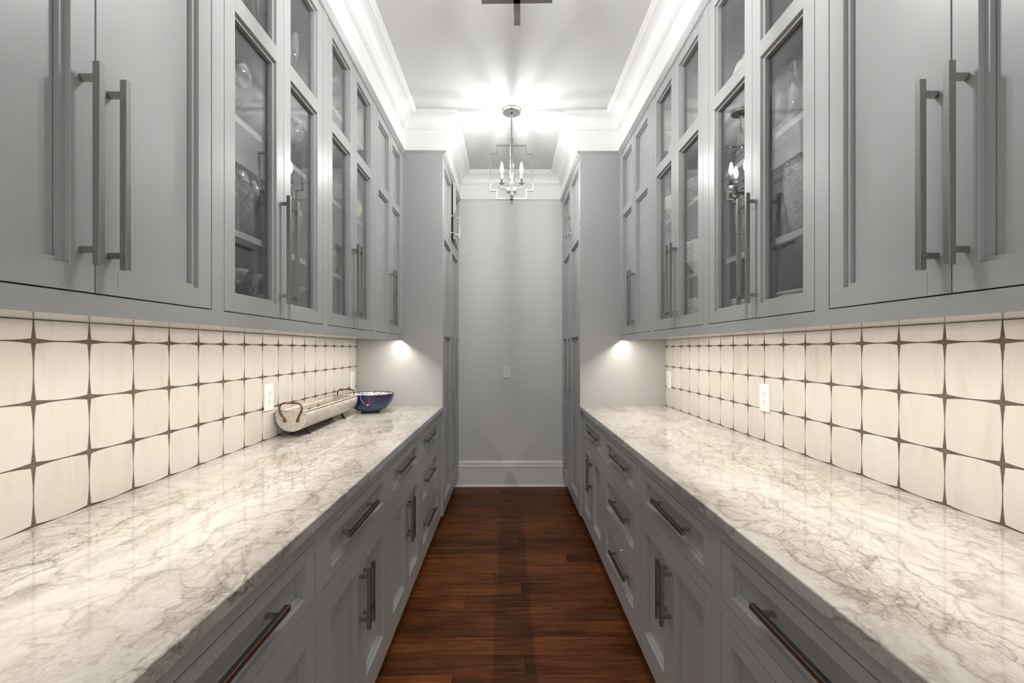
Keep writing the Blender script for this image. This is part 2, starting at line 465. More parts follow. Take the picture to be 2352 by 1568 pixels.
# ------------------------------------------------------------------ room shell
fl = tag(MB().box(-WALL - 0.05, WALL + 0.05, YR - 0.05, YB + 0.05, -0.08, -0.012).build('floor', 'subfloor', None, (0, 0, -0.08)), kind='structure')
PW = 0.125
plank_mesh = {}
def plank(len_):
    key = round(len_, 3)
    if key not in plank_mesh:
        bm = bmesh.new(); a, b, c = len_ / 2 - 0.0004, PW / 2 - 0.0004, 0.012
        bmesh.ops.create_cube(bm, size=1.0); bmesh.ops.scale(bm, verts=bm.verts, vec=(2 * a, 2 * b, c)); bmesh.ops.translate(bm, verts=bm.verts, vec=(0, 0, -c / 2))
        es = [e for e in bm.edges if all(abs(v.co.z) < 1e-5 for v in e.verts)]
        bmesh.ops.bevel(bm, geom=es, offset=0.0012, segments=1, affect='EDGES')
        me = bpy.data.meshes.new('plank'); bm.to_mesh(me); bm.free(); me.materials.append(MATS['oak_plank'])
        plank_mesh[key] = me
    return plank_mesh[key]
y = YB - PW / 2; row = 0
rs = random.Random(3)
while y > YR - 0.05:
    x = -WALL - 0.02 ; end = WALL + 0.02
    first = rs.choice([0.45, 0.6, 0.75, 0.9, 1.05, 1.2])
    cuts = [x]; nx = x + first
    while nx < end - 0.3:
        cuts.append(nx); nx += rs.choice([0.9, 1.05, 1.2, 1.35])
    cuts.append(end)
    for a, b in zip(cuts, cuts[1:]):
        link_obj('plank', plank(b - a), None, fl, ((a + b) / 2, y, 0))
    y -= PW; row += 1

def wall_mat(name, x0, x1, y0, y1, z0, z1, mat):
    return tag(MB().box(x0, x1, y0, y1, z0, z1).build(name, mat, None, ((x0 + x1) / 2, (y0 + y1) / 2, z0)), kind='structure')
wl = wall_mat('wall_left', -WALL - 0.12, -WALL - 0.012, YR, YB, 0, CEIL, 'wall_paint')
wr = wall_mat('wall_right', WALL + 0.012, WALL + 0.12, YR, YB, 0, CEIL, 'wall_paint')
wb = wall_mat('wall_back', -WALL - 0.12, WALL + 0.12, YB, YB + 0.1, 0, CEIL, 'wall_paint')
# unseen opening behind the viewpoint, added so the world background gives fill light
wfm = MB()
wfm.box(-WALL - 0.12, -OPEN_X, YR - 0.1, YR, 0, CEIL); wfm.box(OPEN_X, WALL + 0.12, YR - 0.1, YR, 0, CEIL); wfm.box(-OPEN_X, OPEN_X, YR - 0.1, YR, OPEN_Z, CEIL)
wf = tag(wfm.build('wall_front', 'wall_paint', None, (0, YR, 0)), kind='structure')
wall_mat('ceiling', -WALL - 0.12, WALL + 0.12, YR - 0.1, YB + 0.1, CEIL, CEIL + 0.1, 'ceiling_paint')

# backsplash tiles
S = 0.145
def tile_outline():
    h = S / 2; pts = []
    mid, cor = h - 0.0013, h - 0.0062; n = 6
    def bulge(t): return mid - (mid - cor) * abs(t) ** 2.1
    for side_ in range(4):
        for k in range(n):
            t = -1 + 2 * k / n
            a = cor * t; b = bulge(t)
            pts.append([(a, -b), (b, a), (-a, b), (-b, -a)][side_])
    return pts
def clip(pts, axis, lim, keep_less):
    outp = []
    for i in range(len(pts)):
        p, q = pts[i], pts[(i + 1) % len(pts)]
        ip = (p[axis] <= lim) if keep_less else (p[axis] >= lim); iq = (q[axis] <= lim) if keep_less else (q[axis] >= lim)
        if ip: outp.append(p)
        if ip != iq:
            t = (lim - p[axis]) / (q[axis] - p[axis]); outp.append((p[0] + (q[0] - p[0]) * t, p[1] + (q[1] - p[1]) * t))
    return outp
tmesh = {}
def tile(side, zl=None, yl=None, yh=None):
    key = (side, zl, yl, yh)
    if key not in tmesh:
        pts = tile_outline()
        if zl is not None: pts = clip(pts, 1, zl, True)
        if yl is not None: pts = clip(pts, 0, yl, False)
        if yh is not None: pts = clip(pts, 0, yh, True)
        if len(pts) < 3: tmesh[key] = None; return None
        cx_ = sum(p[0] for p in pts) / len(pts); cz_ = sum(p[1] for p in pts) / len(pts)
        bm = bmesh.new()
        def ringv(x, sc_): return [bm.verts.new((x, cx_ + (p[0] - cx_) * sc_, cz_ + (p[1] - cz_) * sc_)) for p in pts]
        sg = -side     # the face looks to the room centre
        r0 = ringv(-sg * 0.008, 1.0); r1 = ringv(-sg * 0.0008, 1.0); r2 = ringv(0, 0.988)
        bm.faces.new(r2)
        for A, B in ((r0, r1), (r1, r2)):
            for k in range(len(pts)):
                bm.faces.new((A[k], A[(k + 1) % len(pts)], B[(k + 1) % len(pts)], B[k]))
        bmesh.ops.recalc_face_normals(bm, faces=bm.faces)
        me = bpy.data.meshes.new('tile'); bm.to_mesh(me); bm.free(); me.materials.append(MATS['stone_tile'])
        tmesh[key] = me
    return tmesh[key]
ZR = CZ - 0.001   # bottom joint line
for side, wobj, yref in ((-1, wl, 1.097), (1, wr, 1.084)):
    MB().box(side * (WALL + 0.002), side * (WALL + 0.0125), Y0, YE, CZ - 0.004, SOFFIT).build('grout_bed', 'grout', wobj, (side * WALL, Y0, CZ))
    k = -5
    while yref + k * S < YE:
        ya = yref + k * S; k += 1
        if ya + S <= Y0: continue
        for r_ in range(4):
            zc_ = ZR + (r_ + 0.5) * S; yc_ = ya + S / 2
            zl = round(SOFFIT - 0.002 - zc_, 4) if r_ == 3 else None
            yl = round(Y0 - yc_, 4) if ya < Y0 else None
            yh = round(YE - 0.001 - yc_, 4) if ya + S > YE else None
            me = tile(side, zl, yl, yh)
            if me: link_obj('tile', me, None, wobj, (side * WALL, yc_, zc_))

# frieze and crown, swept round the room with mitred corners
FX, TX = 0.778, 0.484
path = [(-WALL - 0.012, Y0 - 0.018), (-FX, Y0 - 0.018), (-FX, YE - 0.019), (-TX, YE - 0.019), (-TX, YB - 0.018), (TX, YB - 0.018), (TX, YE - 0.019), (FX, YE - 0.019), (FX, Y0 - 0.018), (WALL + 0.012, Y0 - 0.018)]
def sweep(name, prof, mat):
    mb = MB(); rows = []
    n = len(path)
    for i, p in enumerate(path):
        p = Vector(p)
        def nrm(a, b):
            d = (Vector(b) - Vector(a)).normalized(); return Vector((d.y, -d.x))
        if i == 0: m_ = nrm(path[0], path[1])
        elif i == n - 1: m_ = nrm(path[-2], path[-1])
        else:
            a, b = nrm(path[i - 1], path[i]), nrm(path[i], path[i + 1])
            m_ = (a + b) / (1 + a.dot(b))
        rows.append([mb.bm.verts.new((p.x + m_.x * o, p.y + m_.y * o, z)) for o, z in prof])
    for a, b in zip(rows, rows[1:]):
        for k in range(len(prof) - 1):
            mb.bm.faces.new((a[k], b[k], b[k + 1], a[k + 1]))
    return tag(mb.build(name, mat, None, (0, YE, prof[0][1]), recalc=False), kind='structure')
sweep('trim_1', [(-0.10, FRZ), (0.0, FRZ), (0.0, CRZ + 0.01)], 'trim_paint')
cove = [(0.0, CRZ), (0.013, CRZ), (0.013, CRZ + 0.005), (0.010, CRZ + 0.007), (0.010, CRZ + 0.014), (0.017, CRZ + 0.016)]
for k in range(0, 11):
    a = k / 10 * PI / 2
    cove.append((0.017 + 0.066 * (1 - math.cos(a)), CRZ + 0.018 + 0.068 * math.sin(a)))
cove += [(0.088, CRZ + 0.086), (0.088, CRZ + 0.094), (0.095, CRZ + 0.096), (0.104, CRZ + 0.100), (0.104, CEIL - 0.0005)]
sweep('trim_2', cove, 'trim_paint')

# far-wall baseboard
bbm = MB()
prof = [(0.0, 0.0), (-0.030, 0.0), (-0.030, 0.006), (-0.024, 0.016), (-0.017, 0.020), (-0.017, 0.185), (-0.024, 0.190), (-0.024, 0.200), (-0.018, 0.206), (-0.018, 0.232), (-0.008, 0.245), (0.0, 0.245)]
ra = [bbm.bm.verts.new((-WALL, YB + o, z)) for o, z in prof]; rb = [bbm.bm.verts.new((WALL, YB + o, z)) for o, z in prof]
for k in range(len(prof) - 1): bbm.bm.faces.new((ra[k], rb[k], rb[k + 1], ra[k + 1]))
tag(bbm.build('baseboard_back', 'trim_paint', None, (0, YB, 0)), kind='structure')

# ------------------------------------------------------------------ cabinets
UZ0, UZ1 = 1.433, 2.745       # upper doors
STILE = 0.049
def upper_unit(side, ya, yb, d0, d1, gap, glass, shelves, label, group):
    t = thing('wall_cabinet', (side * (UF + WALL) / 2, (ya + yb) / 2, LIP), label, 'cabinet', group)
    case = MB(); s = side
    case.box(s * (UF + 0.02), s * (WALL + 0.011), ya, ya + 0.018, SOFFIT, CABTOP)
    case.box(s * (UF + 0.02), s * (WALL + 0.011), yb - 0.018, yb, SOFFIT, CABTOP)
    case.box(s * (UF + 0.02), s * (WALL + 0.011), ya + 0.018, yb - 0.018, CABTOP - 0.02, CABTOP)
    case.box(s * (WALL - 0.005), s * (WALL + 0.011), ya + 0.018, yb - 0.018, SOFFIT + 0.012, CABTOP - 0.02)
    case.build('case', 'cabinet_inside', t, recalc=False)
    MB().box(s * (UF + 0.02), s * (WALL + 0.011), ya + 0.018, yb - 0.018, SOFFIT, SOFFIT + 0.025).build('bottom_board', 'soffit_paint', t, recalc=False)
    ff = MB(); frame_rails(ff, s, UF, ya, yb, SOFFIT, CABTOP, [(d0 - G, d1 + G, UZ0 - G, UZ1 + G)])
    ff.box(s * UF, s * (UF + 0.004), ya, yb, LIP, SOFFIT)     # thin lip in front of the light strip
    ff.build('face_frame', 'cabinet_paint', t, recalc=False)
    cap = MB()     # small bead and sloped cap under the white frieze
    for o0, z0_, o1, z1_ in ((UF - 0.004, CABTOP - 0.004, UF - 0.004, CABTOP + 0.003), (UF - 0.004, CABTOP + 0.003, FX - 0.001, FRZ), (UF - 0.004, CABTOP - 0.004, UF, CABTOP - 0.004), (FX - 0.001, FRZ, UF + 0.03, FRZ)):
        q = [(s * o0, ya, z0_), (s * o0, yb, z0_), (s * o1, yb, z1_), (s * o1, ya, z1_)]
        if s > 0: q.reverse()
        cap.poly(q)
    cap.build('cornice', 'cabinet_paint', t, recalc=False)
    if glass:
        MB().box(s * 0.842, s * (WALL - 0.005), gap + 0.022, gap + 0.038, SOFFIT + 0.025, CABTOP - 0.02).build('partition', 'cabinet_inside', t, recalc=False)
        for z in shelves:
            for a, b in ((ya + 0.018, gap + 0.022), (gap + 0.038, yb - 0.018)):
                MB().box(s * 0.845, s * (WALL - 0.005), a, b, z - 0.020, z).build('shelf', 'cabinet_inside', t, recalc=False)
    for k, (a, b) in enumerate(((d0, gap), (gap, d1))):
        a += G; b -= G
        op = [(a + STILE, b - STILE, 1.481, 2.284), (a + STILE, b - STILE, 2.336, 2.698)] if glass else [(a + STILE, b - STILE, 1.481, 2.284), (a + STILE, b - STILE, 2.336, 2.698)]
        d = front('door', s, UF, a, b, UZ0 + G, UZ1 - G, op, t, glass)
        hy = b - 0.028 if k == 0 else a + 0.028
        pull(d, s, UF, 'z', hy, 1.664, 0.365, 0.310)
    return t
grpU = 'wall cabinets in the two facing rows'
SH = (1.69, 2.035, 2.335); SHB = (1.69, 2.035, 2.47)
upper_unit(-1, Y0, 1.245, 0.536, 1.218, 0.877, False, (), 'grey wall cabinet with solid doors, nearest one above the trough counter', grpU)
upper_unit(-1, 1.245, 1.974, 1.272, 1.945, 1.609, True, SH, 'grey glass-door wall cabinet holding martini and wine glasses, beside the nearest solid one', grpU)
upper_unit(-1, 1.974, 2.706, 2.003, 2.677, 2.339, True, SHB, 'grey glass-door wall cabinet directly above the galvanised trough, with a pale yellow plate', grpU)
upper_unit(-1, 2.706, YE, 2.735, 3.385, 3.073, False, (), 'grey wall cabinet with narrow solid doors above the blue bowl', grpU)
upper_unit(1, Y0, 1.218, 0.530, 1.190, 0.860, False, (), 'grey wall cabinet with solid doors, nearest one above the empty counter', grpU)
upper_unit(1, 1.218, 1.936, 1.246, 1.907, 1.567, True, SH, 'grey glass-door wall cabinet with tumblers and low plate stacks above the empty counter', grpU)
upper_unit(1, 1.936, 2.666, 1.964, 2.633, 2.296, True, SH, 'grey glass-door wall cabinet with stacked white bowls above the empty counter', grpU)
upper_unit(1, 2.666, YE, 2.698, 3.388, 3.048, False, (), 'grey solid-door wall cabinet at the far end above the empty counter', grpU)

BZ0 = 0.104
def base_unit(side, ya, yb, d0, d1, kind, label, group):
    s = side
    t = thing('base_cabinet', (s * (BF + WALL) / 2, (ya + yb) / 2, 0), label, 'cabinet', group)
    case = MB()
    case.box(s * (BF + 0.02), s * (WALL + 0.011), ya, ya + 0.018, BZ0, 0.885)
    case.box(s * (BF + 0.02), s * (WALL + 0.011), yb - 0.018, yb, BZ0, 0.885)
    case.box(s * (BF + 0.02), s * (WALL + 0.011), ya + 0.018, yb - 0.018, BZ0, BZ0 + 0.018)
    case.box(s * (WALL - 0.01), s * (WALL + 0.011), ya + 0.018, yb - 0.018, BZ0 + 0.018, 0.885)
    case.build('case', 'cabinet_inside', t, recalc=False)
    MB().box(s * (BF + 0.07), s * (BF + 0.088), ya, yb, 0.0005, BZ0).build('toe_kick', 'toe_paint', t, recalc=False)
    D1 = (0.694, 0.842); DD = (0.152, 0.652)
    rows = [(d0 - G, d1 + G, D1[0] - G, D1[1] + G)]
    if kind == 'doors': rows.append((d0 - G, d1 + G, DD[0] - G, DD[1] + G))
    else: rows += [(d0 - G, d1 + G, 0.410 - G, 0.654 + G), (d0 - G, d1 + G, 0.152 - G, 0.376 + G)]
    ff = MB(); frame_rails(ff, s, BF, ya, yb, BZ0, 0.885, rows); ff.build('face_frame', 'cabinet_paint', t, recalc=False)
    def drawer(z0, z1, rail):
        d = front('drawer', s, BF, d0 + G, d1 - G, z0 + G, z1 - G, [(d0 + 0.052, d1 - 0.052, z0 + rail, z1 - rail)], t)
        pull(d, s, BF, 'y', (d0 + d1) / 2, (z0 + z1) / 2, 0.318, 0.252, BF + 2 * STEP)
    drawer(*D1, 0.031)
    if kind == 'doors':
        gap = (d0 + d1) / 2
        for k, (a, b) in enumerate(((d0, gap), (gap, d1))):
            a += G; b -= G
            d = front('door', s, BF, a, b, DD[0] + G, DD[1] - G, [(a + STILE, b - STILE, DD[0] + 0.047, DD[1] - 0.047)], t)
            hy = b - 0.022 if k == 0 else a + 0.022
            pull(d, s, BF, 'z', hy, 0.509, 0.205, 0.142)
    else:
        drawer(0.410, 0.654, 0.047); drawer(0.152, 0.376, 0.045)
    return t
grpB = 'base cabinets under the two counters'
base_unit(-1, Y0, 1.214, 0.535, 1.187, 'doors', 'grey base cabinet with drawer over doors, nearest one under the trough counter', grpB)
base_unit(-1, 1.214, 1.918, 1.241, 1.892, 'doors', 'grey base cabinet with drawer over doors, second one along the trough counter', grpB)
base_unit(-1, 1.918, 2.622, 1.944, 2.594, 'doors', 'grey base cabinet with drawer over doors, next to the three-drawer unit under the trough', grpB)
base_unit(-1, 2.622, YE, 2.650, 3.300, 'drawers', 'grey three-drawer base cabinet under the end of the counter holding the blue bowl', grpB)
base_unit(1, Y0, 1.215, 0.530, 1.187, 'doors', 'grey base cabinet with drawer over doors, nearest one under the empty counter', grpB)
base_unit(1, 1.215, 1.9375, 1.243, 1.905, 'doors', 'grey base cabinet with drawer over doors, beside the three-drawer unit under the empty counter', grpB)
b3 = base_unit(1, 1.9375, 2.6575, 1.970, 2.630, 'drawers', 'grey three-drawer base cabinet under the empty counter with a white tab in a joint', grpB)
base_unit(1, 2.6575, YE, 2.685, 3.345, 'doors', 'grey base cabinet with drawer over doors at the far end of the empty counter', grpB)

def tall_unit(side, label, ajar):
    s = side
    t = thing('tall_cabinet', (s * (TF + WALL) / 2, (YE + YB) / 2, 0), label, 'cabinet', 'tall cabinets flanking the far wall')
    ya, yb = YE, YB - 0.002
    case = MB()
    case.box(s * (TF + 0.02), s * (WALL + 0.011), yb - 0.02, yb, BZ0, CABTOP)
    case.box(s * (TF + 0.02), s * (WALL + 0.011), ya + 0.02, yb - 0.02, BZ0, BZ0 + 0.02)
    case.box(s * (TF + 0.02), s * (WALL + 0.011), ya + 0.02, yb - 0.02, CABTOP - 0.02, CABTOP)
    case.box(s * (TF + 0.02), s * (WALL + 0.011), ya + 0.02, yb - 0.02, 2.22, 2.24)
    case.build('case', 'cabinet_inside', t, recalc=False)
    MB().box(s * TF, s * (WALL + 0.011), ya, ya + 0.02, BZ0, FRZ, 0.0008).build('side_panel', 'cabinet_paint', t, recalc=False)
    MB().box(s * (TF + 0.07), s * (TF + 0.088), ya + 0.02, yb, 0.0005, BZ0).build('toe_kick', 'toe_paint', t, recalc=False)
    d0, d1, gap = 3.448, 4.462, 3.955
    U = (2.260, 2.745); Lw = (0.152, 2.205)
    ff = MB(); frame_rails(ff, s, TF, ya + 0.02, yb, BZ0, CABTOP, [(d0 - G, d1 + G, U[0] - G, U[1] + G), (d0 - G, d1 + G, Lw[0] - G, Lw[1] + G)])
    ff.build('face_frame', 'cabinet_paint', t, recalc=False)
    cap = MB()
    for o0, z0_, o1, z1_ in ((TF - 0.003, CABTOP - 0.004, TF - 0.003, CABTOP + 0.003), (TF - 0.003, CABTOP + 0.003, TX - 0.001, FRZ), (TF - 0.003, CABTOP - 0.004, TF, CABTOP - 0.004)):
        q = [(s * o0, ya, z0_), (s * o0, yb, z0_), (s * o1, yb, z1_), (s * o1, ya, z1_)]
        if s > 0: q.reverse()
        cap.poly(q)
    q = [(s * (WALL), YE, CABTOP + 0.003), (s * (TF - 0.003), YE, CABTOP + 0.003), (s * (TX - 0.001), YE - 0.019, FRZ), (s * WALL, YE - 0.019, FRZ)]
    cap.build('cornice', 'cabinet_paint', t, recalc=False)
    ec = MB(); ec.poly(q if s < 0 else q[::-1])
    ec.poly([(s * WALL, YE - 0.019, FRZ), (s * (TX - 0.001), YE - 0.019, FRZ), (s * (TX - 0.001), YE, FRZ), (s * WALL, YE, FRZ)])
    tag(ec.build('trim_3' if s < 0 else 'trim_4', 'cabinet_paint', None, (s * FX, YE, FRZ), recalc=False), kind='structure')
    for k, (a, b) in enumerate(((d0, gap), (gap, d1))):
        a += G; b -= G
        hy = b - 0.028 if k == 0 else a + 0.028
        d = front('door', s, TF, a, b, Lw[0] + G, Lw[1] - G, [(a + STILE, b - STILE, 0.199, 1.426), (a + STILE, b - STILE, 1.478, 2.157)], t)
        pull(d, s, TF, 'z', hy, 1.170, 0.510, 0.420)
        if ajar and k == 1:
            # stands a little open, hinged at the far wall
            d = front('door', s, TF, a, b, U[0] + G, U[1] - G, [(a + STILE, b - STILE, 2.309, 2.697)], t)
            pull(d, s, TF, 'z', hy, 2.378, 0.205, 0.142)
            ang = math.radians(4.0) * (1 if s < 0 else -1)
            hinge = Vector((s * TF, b, 0)); c0 = WLOC[d.name].copy()
            rel = c0 - Vector((hinge.x, hinge.y, c0.z)); rel.rotate(Matrix.Rotation(ang, 3, 'Z'))
            new = Vector((hinge.x, hinge.y, c0.z)) + rel
            d.location = new - WLOC[t.name]; d.rotation_euler = (0, 0, ang)
        else:
            d = front('door', s, TF, a, b, U[0] + G, U[1] - G, [(a + STILE, b - STILE, 2.309, 2.697)], t)
            pull(d, s, TF, 'z', hy, 2.378, 0.205, 0.142)
    return t
tall_unit(-1, 'grey floor-to-frieze tall cabinet with an upper door ajar, beyond the blue bowl', True)
tall_unit(1, 'grey floor-to-frieze tall cabinet with all doors shut, beyond the empty counter', False)

# countertops
def counter(side, label):
    s = side
    mb = MB().box(s * CE, s * (WALL + 0.002), Y0 - 0.02, YE - 0.0005, CZ - 0.030, CZ, 0.002)
    o = mb.build('countertop', 'marble', None, (s * (CE + WALL) / 2, (Y0 + YE) / 2, CZ - 0.03), recalc=False)
    return tag(o, label, 'countertop', 'marble countertops')
counter(-1, 'long polished cream marble countertop with taupe veins carrying the trough and bowl')
counter(1, 'long polished cream marble countertop with taupe veins and nothing standing on it')

# under-cabinet light strips
def strip(side, label):
    s = side
    t = thing('strip_light', (s * 0.810, (Y0 + YE) / 2, SOFFIT - 0.012), label, 'light', 'under-cabinet strip lights')
    MB().box(s * 0.8040, s * 0.8170, Y0 + 0.004, YE - 0.003, SOFFIT - 0.0012, SOFFIT - 0.0002).build('channel', 'dark_strip', t)
    MB().box(s * 0.805, s * 0.813, Y0 + 0.006, YE - 0.006, SOFFIT - 0.0020, SOFFIT - 0.0013).build('diffuser', 'strip_glow', t)
    nseg = 6; ln = (YE - Y0 - 0.012) / nseg
    for k in range(nseg):
        ld = bpy.data.lights.new('strip_section', 'AREA'); ld.shape = 'RECTANGLE'; ld.size = 0.008; ld.size_y = ln
        ld.energy = STRIP_STRENGTH * 0.008 * ln * PI; ld.color = (1.0, 0.918, 0.815)
        lo = bpy.data.objects.new('strip_section', ld); COL.objects.link(lo); lo.parent = t
        lo.location = Vector((s * 0.809, Y0 + 0.006 + (k + 0.5) * ln, SOFFIT - 0.0024)) - WLOC[t.name]
strip(-1, 'warm light strip under the wall cabinets above the trough counter')
strip(1, 'warm light strip under the wall cabinets above the empty counter')

# ------------------------------------------------------------------ pendants
def pendant(y0, rot, label, glow):
    t = thing('pendant_light', (0, y0, CEIL), label, 'pendant light', 'stepped-frame pendant lights')
    def rotated(fn):
        mb = MB(); fn(mb)
        bmesh.ops.rotate(mb.bm, verts=mb.bm.verts, cent=(0, y0, 0), matrix=Matrix.Rotation(rot, 3, 'Z'))
        return mb
    MB().lathe([(0, CEIL), (0.064, CEIL), (0.065, CEIL - 0.002), (0.065, CEIL - 0.020), (0.063, CEIL - 0.022), (0, CEIL - 0.022)], (0, y0, 0), 40, False).build('canopy', 'polished_nickel', t)
    MB().lathe([(0.0, CEIL - 0.022), (0.009, CEIL - 0.022), (0.009, CEIL - 0.050), (0.0045, CEIL - 0.052), (0.0045, 2.785), (0, 2.785)], (0, y0, 0), 14).build('rod', 'polished_nickel', t)
    zt, zu, zl_, zb = 2.781, 2.722, 2.453, 2.393
    w1, w2, b, dp = 0.108, 0.1545, 0.0090, 0.0205
    def bars(mb, ax):
        def bar(u0, u1, z0, z1):
            if ax == 'x': mb.box(u0, u1, y0 - dp / 2, y0 + dp / 2, z0, z1)
            else: mb.box(-dp / 2, dp / 2, y0 + u0, y0 + u1, z0, z1)
        bar(-w1, w1, zt - b, zt); bar(-w1, w1, zb, zb + b)
        for sg in (-1, 1):
            def br(u0, u1, z0, z1): bar(min(sg * u0, sg * u1), max(sg * u0, sg * u1), z0, z1)
            br(w1 - b, w1, zu - b, zt - b); br(w1 - b, w1, zb + b, zl_ + b)
            br(w1, w2, zu - b, zu); br(w1, w2, zl_, zl_ + b)
            br(w2 - b, w2, zl_ + b, zu - b)
    rotated(lambda mb: bars(mb, 'x')).build('cage_frame', 'polished_nickel', t)
    rotated(lambda mb: bars(mb, 'y')).build('cage_frame', 'polished_nickel', t)
    rotated(lambda mb: (mb.box(-0.034, 0.034, y0 - 0.034, y0 + 0.034, 2.446, 2.470), mb.box(-0.018, 0.018, y0 - 0.018, y0 + 0.018, 2.470, 2.490), mb.box(-0.006, 0.006, y0 - 0.006, y0 + 0.006, zb + b, 2.446))).build('hub', 'polished_nickel', t)
    for k in range(4):
        a = k * PI / 2 + rot; dx, dy = math.cos(a), math.sin(a); R_ = 0.070; px, py = dx * R_, y0 + dy * R_
        arm = MB().tube([(dx * 0.03, y0 + dy * 0.03, 2.468), (dx * 0.06, y0 + dy * 0.06, 2.468), (px - dx * 0.003, py - dy * 0.003, 2.470), (px, py, 2.474), (px, py, 2.505)], 0.0045, 8).build('arm', 'polished_nickel', t)
        MB().lathe([(0, 2.502), (0.016, 2.504), (0.0225, 2.509), (0.0225, 2.511), (0.010, 2.510), (0, 2.510)], (px, py, 0), 24).build('candle_cup', 'polished_nickel', t)
        MB().lathe([(0.0, 2.510), (0.0095, 2.510), (0.0095, 2.578), (0.0, 2.578)], (px, py, 0), 16).build('candle_sleeve', 'polished_nickel', t)
        bl = MB().lathe([(0.0, 2.5785), (0.007, 2.580), (0.0115, 2.594), (0.0135, 2.606), (0.0115, 2.624), (0.007, 2.645), (0.003, 2.658), (0, 2.661)], (px, py, 0), 14).build('bulb', 'bulb_glass', t)
        ld = bpy.data.lights.new('bulb_light', 'POINT'); ld.energy = glow; ld.color = (1.0, 0.995, 0.985); ld.shadow_soft_size = 0.0105
        lo = bpy.data.objects.new('bulb_light', ld); COL.objects.link(lo); lo.parent = t; lo.location = Vector((px, py, 2.612)) - WLOC[t.name]
pendant(3.317, 0.0, 'stepped square-cage nickel pendant with candle bulbs lit before the far wall', BULB_FAR)
pendant(1.425, math.radians(-1.6), 'stepped-cage pendant overhead with only its dark lower bars in the picture', BULB_NEAR)

# ------------------------------------------------------------------ outlets
def outlet(side, y, z, label, far=False, wd=0.080, ht=0.124):
    grp = 'wall outlets'
    if far:
        t = thing('outlet', (y, YB, z), label, 'outlet', grp)
        MB().box(y - wd / 2, y + wd / 2, YB - 0.006, YB, z - ht / 2, z + ht / 2, 0.002).build('cover_plate', 'white_plastic', t)
        r = MB().box(y - 0.0165, y + 0.0165, YB - 0.0075, YB - 0.006, z - 0.034, z + 0.034, 0.0005).build('receptacle', 'white_plastic', t)
        for dz in (0.019, -0.019):
            for dx in (-0.0065, 0.0065): MB().box(y + dx - 0.0012, y + dx + 0.0012, YB - 0.0078, YB - 0.0074, z + dz, z + dz + 0.008).build('slot', 'slot_dark', r)
            MB().box(y - 0.0022, y + 0.0022, YB - 0.0078, YB - 0.0074, z + dz - 0.010, z + dz - 0.005).build('slot', 'slot_dark', r)
        return
    s = side; X = WALL
    t = thing('outlet', (s * X, y, z), label, 'outlet', grp)
    MB().box(s * X, s * (X - 0.006), y - wd / 2, y + wd / 2, z - ht / 2, z + ht / 2, 0.002).build('cover_plate', 'white_plastic', t)
    r = MB().box(s * (X - 0.006), s * (X - 0.0075), y - 0.0165, y + 0.0165, z - 0.034, z + 0.034, 0.0005).build('receptacle', 'white_plastic', t)
    for dz in (0.019, -0.019):
        for dy in (-0.0065, 0.0065): MB().box(s * (X - 0.0074), s * (X - 0.0078), y + dy - 0.0012, y + dy + 0.0012, z + dz, z + dz + 0.008).build('slot', 'slot_dark', r)
        MB().box(s * (X - 0.0074), s * (X - 0.0078), y - 0.0022, y + 0.0022, z + dz - 0.010, z + dz - 0.005).build('slot', 'slot_dark', r)
outlet(0, -0.036, 1.108, 'white duplex outlet on the grey far wall', True, 0.073, 0.121)
outlet(-1, 2.160, 1.108, 'white duplex outlet on the tiles just before the galvanised trough')
outlet(-1, 3.315, 1.108, 'white duplex outlet on the tiles behind the blue bowl')
outlet(1, 2.090, 1.110, 'white duplex outlet midway along the tiles above the empty counter')
outlet(1, 3.337, 1.110, 'white duplex outlet on the tiles at the far corner of the empty counter')

# small white tab showing in the joint above the lowest drawer of the empty-counter drawer unit
tabm = MB().box(BF - 0.010, BF + 0.012, 2.205, 2.213, 0.3750, 0.3775)
MB_ = tabm.build('paper_tab', 'white_plastic', None, (BF, 2.209, 0.375))
tag(MB_, 'tiny white tab poking out above the lowest drawer', 'tab')

